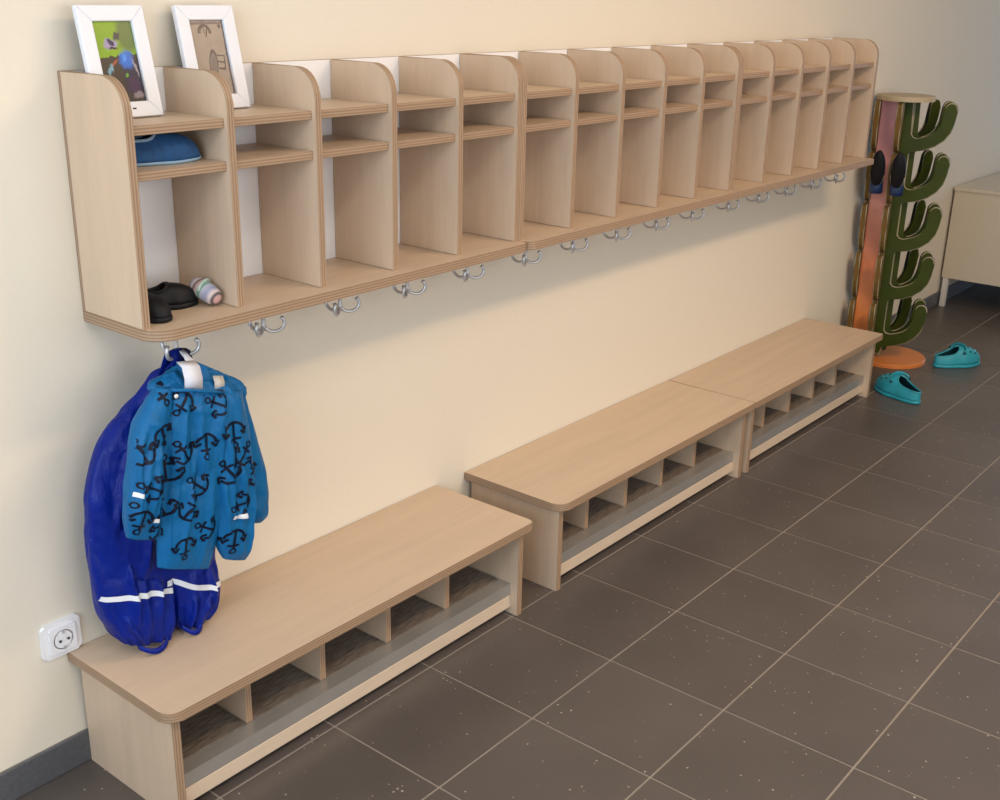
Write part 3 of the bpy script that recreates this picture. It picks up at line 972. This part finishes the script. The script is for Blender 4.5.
# braces over the hook and elastic stirrups under the trouser legs
ribbon('brace_strap', [(-.392, -.104, .790), (-.384, -.116, .822), (HX - .014, -.130, .852), (HX - .010, -.140, .853), (HX - .010, -.142, .838), (-.378, -.140, .80)], (.024, 0, .004), m_navy, pants, .002)
ribbon('brace_strap', [(-.345, -.100, .785), (-.350, -.112, .818), (HX + .010, -.131, .851), (HX + .012, -.140, .848), (-.346, -.140, .80)], (.018, 0, -.004), m_tie, pants, .002)
for cx, z0, w in ((-.470, .2605, .032), (-.382, .2605, .022)):
    pts = [(cx + w * math.cos(math.radians(a)), -.120 - .022 * math.sin(math.radians(a)), z0 + .0065 + .014 * abs(math.cos(math.radians(a))) ** 2) for a in range(0, 181, 15)]
    ribbon('foot_strap', pts, (0, .004, .011), m_navy, pants, .0015)

# jacket
jk = empty('rain_jacket', (0, 0, 0), 'petrol blue hooded rain jacket printed with dark anchors, hanging on a hook', 'jacket')
jb = cloth_loft('jacket_body', J_BODY, [-.178, -.182, -.185, -.186, -.187, -.187, -.187, -.187], [.016, .024, .027, .028, .028, .027, .022, .013], m_jack, jk, 70, 80, .004, (30, 8), 1.0,
                folds=creases(11, 9, .015, .0050, .12) + [(.05, .30, .55, .34, .006, .005), (.62, .42, .75, .95, .008, .008), (.1, .62, .6, .55, .006, -.005)])
jbk = cloth_loft('back_panel', J_BACK, -.172, [.012, .017, .019, .019, .016, .009], m_jack, jk, 44, 56, .004, (36, 8), 3.0, folds=creases(12, 5, .011, .0048))
jl = cloth_loft('sleeve', J_LEFT, [-.188, -.190, -.194, -.196, -.197, -.197, -.197, -.196], [.014, .020, .023, .025, .025, .024, .020, .012], m_jack, jk, 56, 64, .004, (40, 10), 7.0,
                folds=creases(13, 6, .011, .0048, .2) + [(.1, .25, .9, .36, .007, .006), (.9, .45, .2, .55, .006, .005)])
jr = cloth_loft('sleeve', J_RIGHT, [-.192, -.196, -.199, -.2, -.2, -.2, -.2, -.198], [.015, .021, .024, .026, .026, .024, .019, .011], m_jack, jk, 56, 64, .004, (40, 10), 11.0,
                folds=creases(14, 6, .011, .0048, .2) + [(.1, .62, .9, .70, .006, .006), (.15, .3, .75, .55, .007, .006)])
jh = cloth_loft('hood', J_HOOD, [-.160, -.162, -.166, -.170, -.172, -.172], [.007, .014, .020, .024, .026, .022], m_jack, jk, 44, 80, .011, (70, 40), 15.0,
                folds=[(.12, .3, .3, .9, .007, .012), (.30, .2, .36, .9, .006, -.010), (.62, .3, .70, .9, .006, .012), (.78, .35, .82, .9, .006, -.008), (.93, .45, .88, .95, .007, .010)])
tree = bvh_of([jb, jbk, jl, jr, jh])
# storm flap over the zip, its top hem straight across the neck
flap = quads_obj('storm_flap', drape_strip(tree, [(-.407, .806), (-.418, .700), (-.428, .590), (-.437, .492)], .060, .0020, 90, 24), m_jack, jk)
tree = bvh_of([jb, jbk, jl, jr, jh, flap])


def anchor(x, z, rot, s):
    """ring, shank, stock, curved arms and two flukes, laid on the cloth"""
    ca, sa = math.cos(math.radians(rot)), math.sin(math.radians(rot))
    def T(p): return (x + s * (p[0] * ca - p[1] * sa), z + s * (p[0] * sa + p[1] * ca))
    q = []
    q += drape_strip(tree, [T((0, .34)), T((0, -.45))], .10 * s, n=14)
    q += drape_strip(tree, [T((-.25, .19)), T((.25, .19))], .09 * s, n=10)
    q += drape_strip(tree, [T((.11 * math.cos(a), .44 + .11 * math.sin(a))) for a in [2 * PI * k / 8 for k in range(9)]], .065 * s, n=17)
    q += drape_strip(tree, [T((.44 * math.cos(a), -.03 + .42 * math.sin(a))) for a in [math.radians(190 + 160 * k / 6) for k in range(7)]], .10 * s, n=21)
    for sg in (-1, 1):
        q += drape_strip(tree, [T((sg * .56, -.19)), T((sg * .45, .08))], .10 * s, n=6)
        q += drape_strip(tree, [T((sg * .27, -.10)), T((sg * .45, .08))], .10 * s, n=6)
    return q


for i, (x, z, r) in enumerate(ANCHORS):
    quads_obj('anchor_print', anchor(x, z, r, .050 if i in (4, 17, 8, 2, 7) else .046), m_print, jk)

for pts, w in (([(-.566, .653), (-.525, .639)], .0085), ([(-.340, .531), (-.303, .524)], .009), ([(-.507, .582), (-.491, .577)], .008)):
    quads_obj('reflective_tape', drape_strip(tree, pts, w, .0024, 16), m_reflect, jk)
bm = bmesh.new()
tube(bm, [(-.443, -.212, .811), (-.406, -.217, .802), (-.368, -.217, .790), (-.332, -.212, .777)], .0032, 8)
link('neck_hem', to_mesh('neck_hem', bm, True), m_jack, jk)
bm = bmesh.new(); lathe(bm, [(.004, 0), (.004, .002), (.002, .003)], 12)
link('snap_button', to_mesh('snap_button', bm, True), m_reflect, jk, (-.437, -.216, .799), (PI / 2, 0, 0))
# white care label and pale lining standing up inside the neck, hanging loop to the hook
ribbon('care_label', [(-.391, -.186, .846), (-.393, -.204, .840), (-.394, -.211, .820), (-.394, -.209, .797)], (.038, 0, -.006), m_label, jk, .001)
ribbon('neck_lining', [(-.331, -.196, .806), (-.333, -.203, .796), (-.334, -.203, .782)], (.022, 0, -.005), m_lining, jk, .0015)
ribbon('hanging_loop', [(-.376, -.176, .836), (-.372, -.160, .848), (HX - .004, -.149, .8535), (HX, -.151, .846), (-.360, -.168, .830)], (.010, 0, .002), m_label, jk, .0015)


def settle(root, p):
    """put the root Empty at the thing's own base without moving its parts"""
    d = Vector(p)
    for ch in root.children: ch.location = Vector(ch.location) - d
    root.location = d


settle(pants, (-.44, -.09, .262)); settle(jk, (-.40, -.187, .43))


# ------------------------------------------------------------------ cactus boot rack
CX, CY = 3.15, -.160
m_green = plain('cactus_green_paint', (0.038, 0.052, 0.004), .5, var=.25, nscale=12, spec=.2)
m_ply_edge2 = plain('pale_board_edge', (0.34, 0.30, 0.20), .6, var=.15)
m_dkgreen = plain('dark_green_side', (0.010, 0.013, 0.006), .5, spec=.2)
m_olive = plain('olive_brown_paint', (0.15, 0.085, 0.022), .55, var=.3, nscale=14, spec=.2)
m_orange_disc = plain('orange_base_paint', (0.62, 0.20, 0.045), .4, var=.1, nscale=8)
m_disc_edge = plain('beige_plate', (0.42, 0.34, 0.22), .5, var=.15)
m_grad, nt, b = nmat('orange_to_pink_paint')
sp2 = node(nt, 'ShaderNodeSeparateXYZ'); nt.links.new(coord(nt), sp2.inputs[0])
nt.links.new(ramp(nt, math_n(nt, 'MULTIPLY_ADD', sp2.outputs[2], 1.0, 0.5), [(0.15, (0.85, 0.26, 0.06)), (0.42, (0.70, 0.22, 0.10)), (0.62, (0.72, 0.28, 0.20)), (0.95, (0.72, 0.33, 0.36))]), b.inputs['Base Color'])
b.inputs['Roughness'].default_value = .5

rack = empty('cactus_boot_rack', (CX, CY, .0017), 'wooden boot rack of green cactus boards on round orange base', 'boot rack')
bm = bmesh.new(); lathe(bm, [(.155, 0), (.155, .014), (.152, .017)], 56, (.062, -.010))
link('base_disc', to_mesh('base_disc', bm), m_orange_disc, rack)
bm = bmesh.new(); lathe(bm, [(.112, 1.096), (.112, 1.112), (.110, 1.115)], 48, (-.02, .036))
link('top_plate', to_mesh('top_plate', bm), m_disc_edge, rack)


def cactus_outline(reach, n_arms=5, z0=.035, z1=1.094, tw=.026):
    """half cactus: a trunk strip with J shaped arms to +u, counter-clockwise"""
    right = []
    step = (z1 - .03 - z0) / n_arms
    for k in range(n_arms):
        zb = z0 + .035 + step * k
        w = .024               # half width of an arm
        cx, cz = tw, zb + step * .58
        ro = reach - tw
        # lower, outer curve of the arm from the trunk round to the tip
        right += [(tw, zb - .004)]
        for a in range(-85, 1, 17):
            right.append((cx + ro * math.cos(math.radians(a)), cz + (cz - zb) * math.sin(math.radians(a))))
        tipz = zb + step * .86
        right += [(cx + ro + .006, tipz - .01), *arc(cx + ro - w + .006, tipz, w, 0, 180, 6)]
        ri = ro - 2 * w
        for a in range(0, -76, -15):
            right.append((cx + ri * math.cos(math.radians(a)), cz + (cz - zb - 2 * w) * math.sin(math.radians(a))))
        right += [(tw + .012, zb + 2 * w + .006), (tw, zb + 2 * w + .022)]
    return [(-tw, z0), (tw, z0)] + right + [(tw, z1), (-tw, z1)]


def cactus_board(reach, az, off, mats, th=.018, tw=.026, side_th=None):
    bm = bmesh.new()
    pts = cactus_outline(reach, tw=tw)
    zc = .55
    pts = [(u, v - zc) for u, v in pts]
    n = len(pts)
    a = [bm.verts.new((u, -th / 2, v)) for u, v in pts]; c = [bm.verts.new((u, th / 2, v)) for u, v in pts]
    f0 = bm.faces.new(a); f1 = bm.faces.new(c[::-1])
    for i in range(n):
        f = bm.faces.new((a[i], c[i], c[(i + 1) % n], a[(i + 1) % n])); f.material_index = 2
    es = list(f0.edges) + list(f1.edges)
    bmesh.ops.bevel(bm, geom=es, offset=.0035, segments=1, affect='EDGES', material=1)
    bmesh.ops.triangulate(bm, faces=[f for f in bm.faces if len(f.verts) > 4])
    o = link('cactus_board', to_mesh('cactus_board', bm), mats, rack, (off[0], off[1], zc), (0, 0, math.radians(az)))
    return o


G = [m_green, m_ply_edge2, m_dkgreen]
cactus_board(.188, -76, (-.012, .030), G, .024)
cactus_board(.160, -54, (.036, .022), G, .020)
cactus_board(.140, -30, (.066, .045), G, .020)
B_ = [m_olive, m_ply_edge2, m_olive]
cactus_board(.100, 196, (-.026, .044), B_, .022, .018)
cactus_board(.100, 196, (-.026, .136), B_, .022, .018)
bm = bmesh.new()
bm_box(bm, -.012, .012, -.034, .034, -.525, .545, 0, .004)
link('centre_board', to_mesh('centre_board', bm), m_grad, rack, (-.030, .090, .55), (0, 0, math.radians(16)))
bm = bmesh.new(); tube(bm, [(.012, .02, .016), (.012, .02, 1.096)], .016, 14)
link('centre_post', to_mesh('centre_post', bm, True), m_ply_edge2, rack)

# pair of black soled boots hung upside down on the rack
m_bootblue = plain('blue_boot', (0.010, 0.030, 0.10), .4, var=.3)
for x, y, lb in ((-.180, .052, 'black soled blue boot hung on the rack next to the shelf end'), (-.180, -.032, 'black soled blue boot hung on the rack in front of green boards')):
    bt = empty('hanging_boot', (CX + x, CY + y, .842), lb, 'boot', 'boots hung on the cactus rack', (0, math.radians(-12), math.radians(16)))
    # sole faces -x and stands upright, shaft runs back and down
    bm = bmesh.new(); rings = []
    for xo, gro in ((-.010, .93), (-.007, 1.0), (.004, 1.0)):
        ring = []
        for k in range(28):
            a = 2 * PI * k / 28
            zz = .072 * math.sin(a); yy = (.026 + .004 * math.sin(a) * -1) * math.copysign(abs(math.cos(a)) ** .8, math.cos(a))
            ring.append(bm.verts.new((xo, yy * gro, zz * gro)))
        rings.append(ring)
    for p, q in zip(rings, rings[1:]):
        for k in range(28): bm.faces.new((p[k], p[(k + 1) % 28], q[(k + 1) % 28], q[k]))
    bm.faces.new(rings[0][::-1]); bm.faces.new(rings[-1])
    link('sole', to_mesh('sole', bm, True), m_black, bt)
    bm = bmesh.new(); rings = []
    for xo, zc, rz_, ry_ in ((.004, 0, .070, .027), (.020, -.004, .066, .027), (.040, -.020, .052, .026), (.052, -.040, .040, .025)):
        rings.append([bm.verts.new((xo, ry_ * math.cos(2 * PI * k / 24), zc + rz_ * math.sin(2 * PI * k / 24))) for k in range(24)])
    for p, q in zip(rings, rings[1:]):
        for k in range(24): bm.faces.new((p[k], p[(k + 1) % 24], q[(k + 1) % 24], q[k]))
    bm.faces.new(rings[0][::-1]); bm.faces.new(rings[-1])
    link('foot', to_mesh('foot', bm, True), m_bootblue, bt)
    bm = bmesh.new()
    tube(bm, [(.030, 0, -.030), (.024, 0, -.060), (.020, 0, -.085), (.018, 0, -.108)], [.024, .025, .026, .027], 18)
    link('shaft', to_mesh('shaft', bm, True), m_bootblue, bt)
    bm = bmesh.new()
    pts = [(.003, .0275 * math.cos(math.radians(a)), -.008 + .0665 * math.sin(math.radians(a))) for a in range(200, 345, 12)]
    tube(bm, pts, .0032, 6)
    link('sole_piping', to_mesh('sole_piping', bm, True), m_ply_edge2, bt)

# ------------------------------------------------------------------ low sideboard
sb = empty('sideboard', (4.265, 0, 0), 'low cream sideboard on short white legs by the far wall', 'sideboard')
bm = bmesh.new(); bm_box(bm, 0, 1.3, -.46, -.012, .150, .590, 0, .003)
link('body', to_mesh('body', bm), m_cab, sb)
bm = bmesh.new(); bm_box(bm, -.006, 1.306, -.482, -.010, .590, .608, 0, .002)
link('top_board', to_mesh('top_board', bm), m_cab, sb)
for k in range(2):
    d = box('door', .006 + .645 * k, .649 + .645 * k, -.478, -.461, .155, .586, m_cab, sb, .002)
    hnd = box('handle', -.006, .006, -.022, -.010, -.05, .05, m_chrome, d)
    hnd.location = ((.27 if k == 0 else -.27), -.0145, .12)
leg_me = box_mesh('leg', .026, .026, .149, .002)
for x in (.016, 1.284):
    for y in (-.032, -.44):
        link('leg', leg_me, m_cab_leg, sb, (x, y, .0745 + .001))
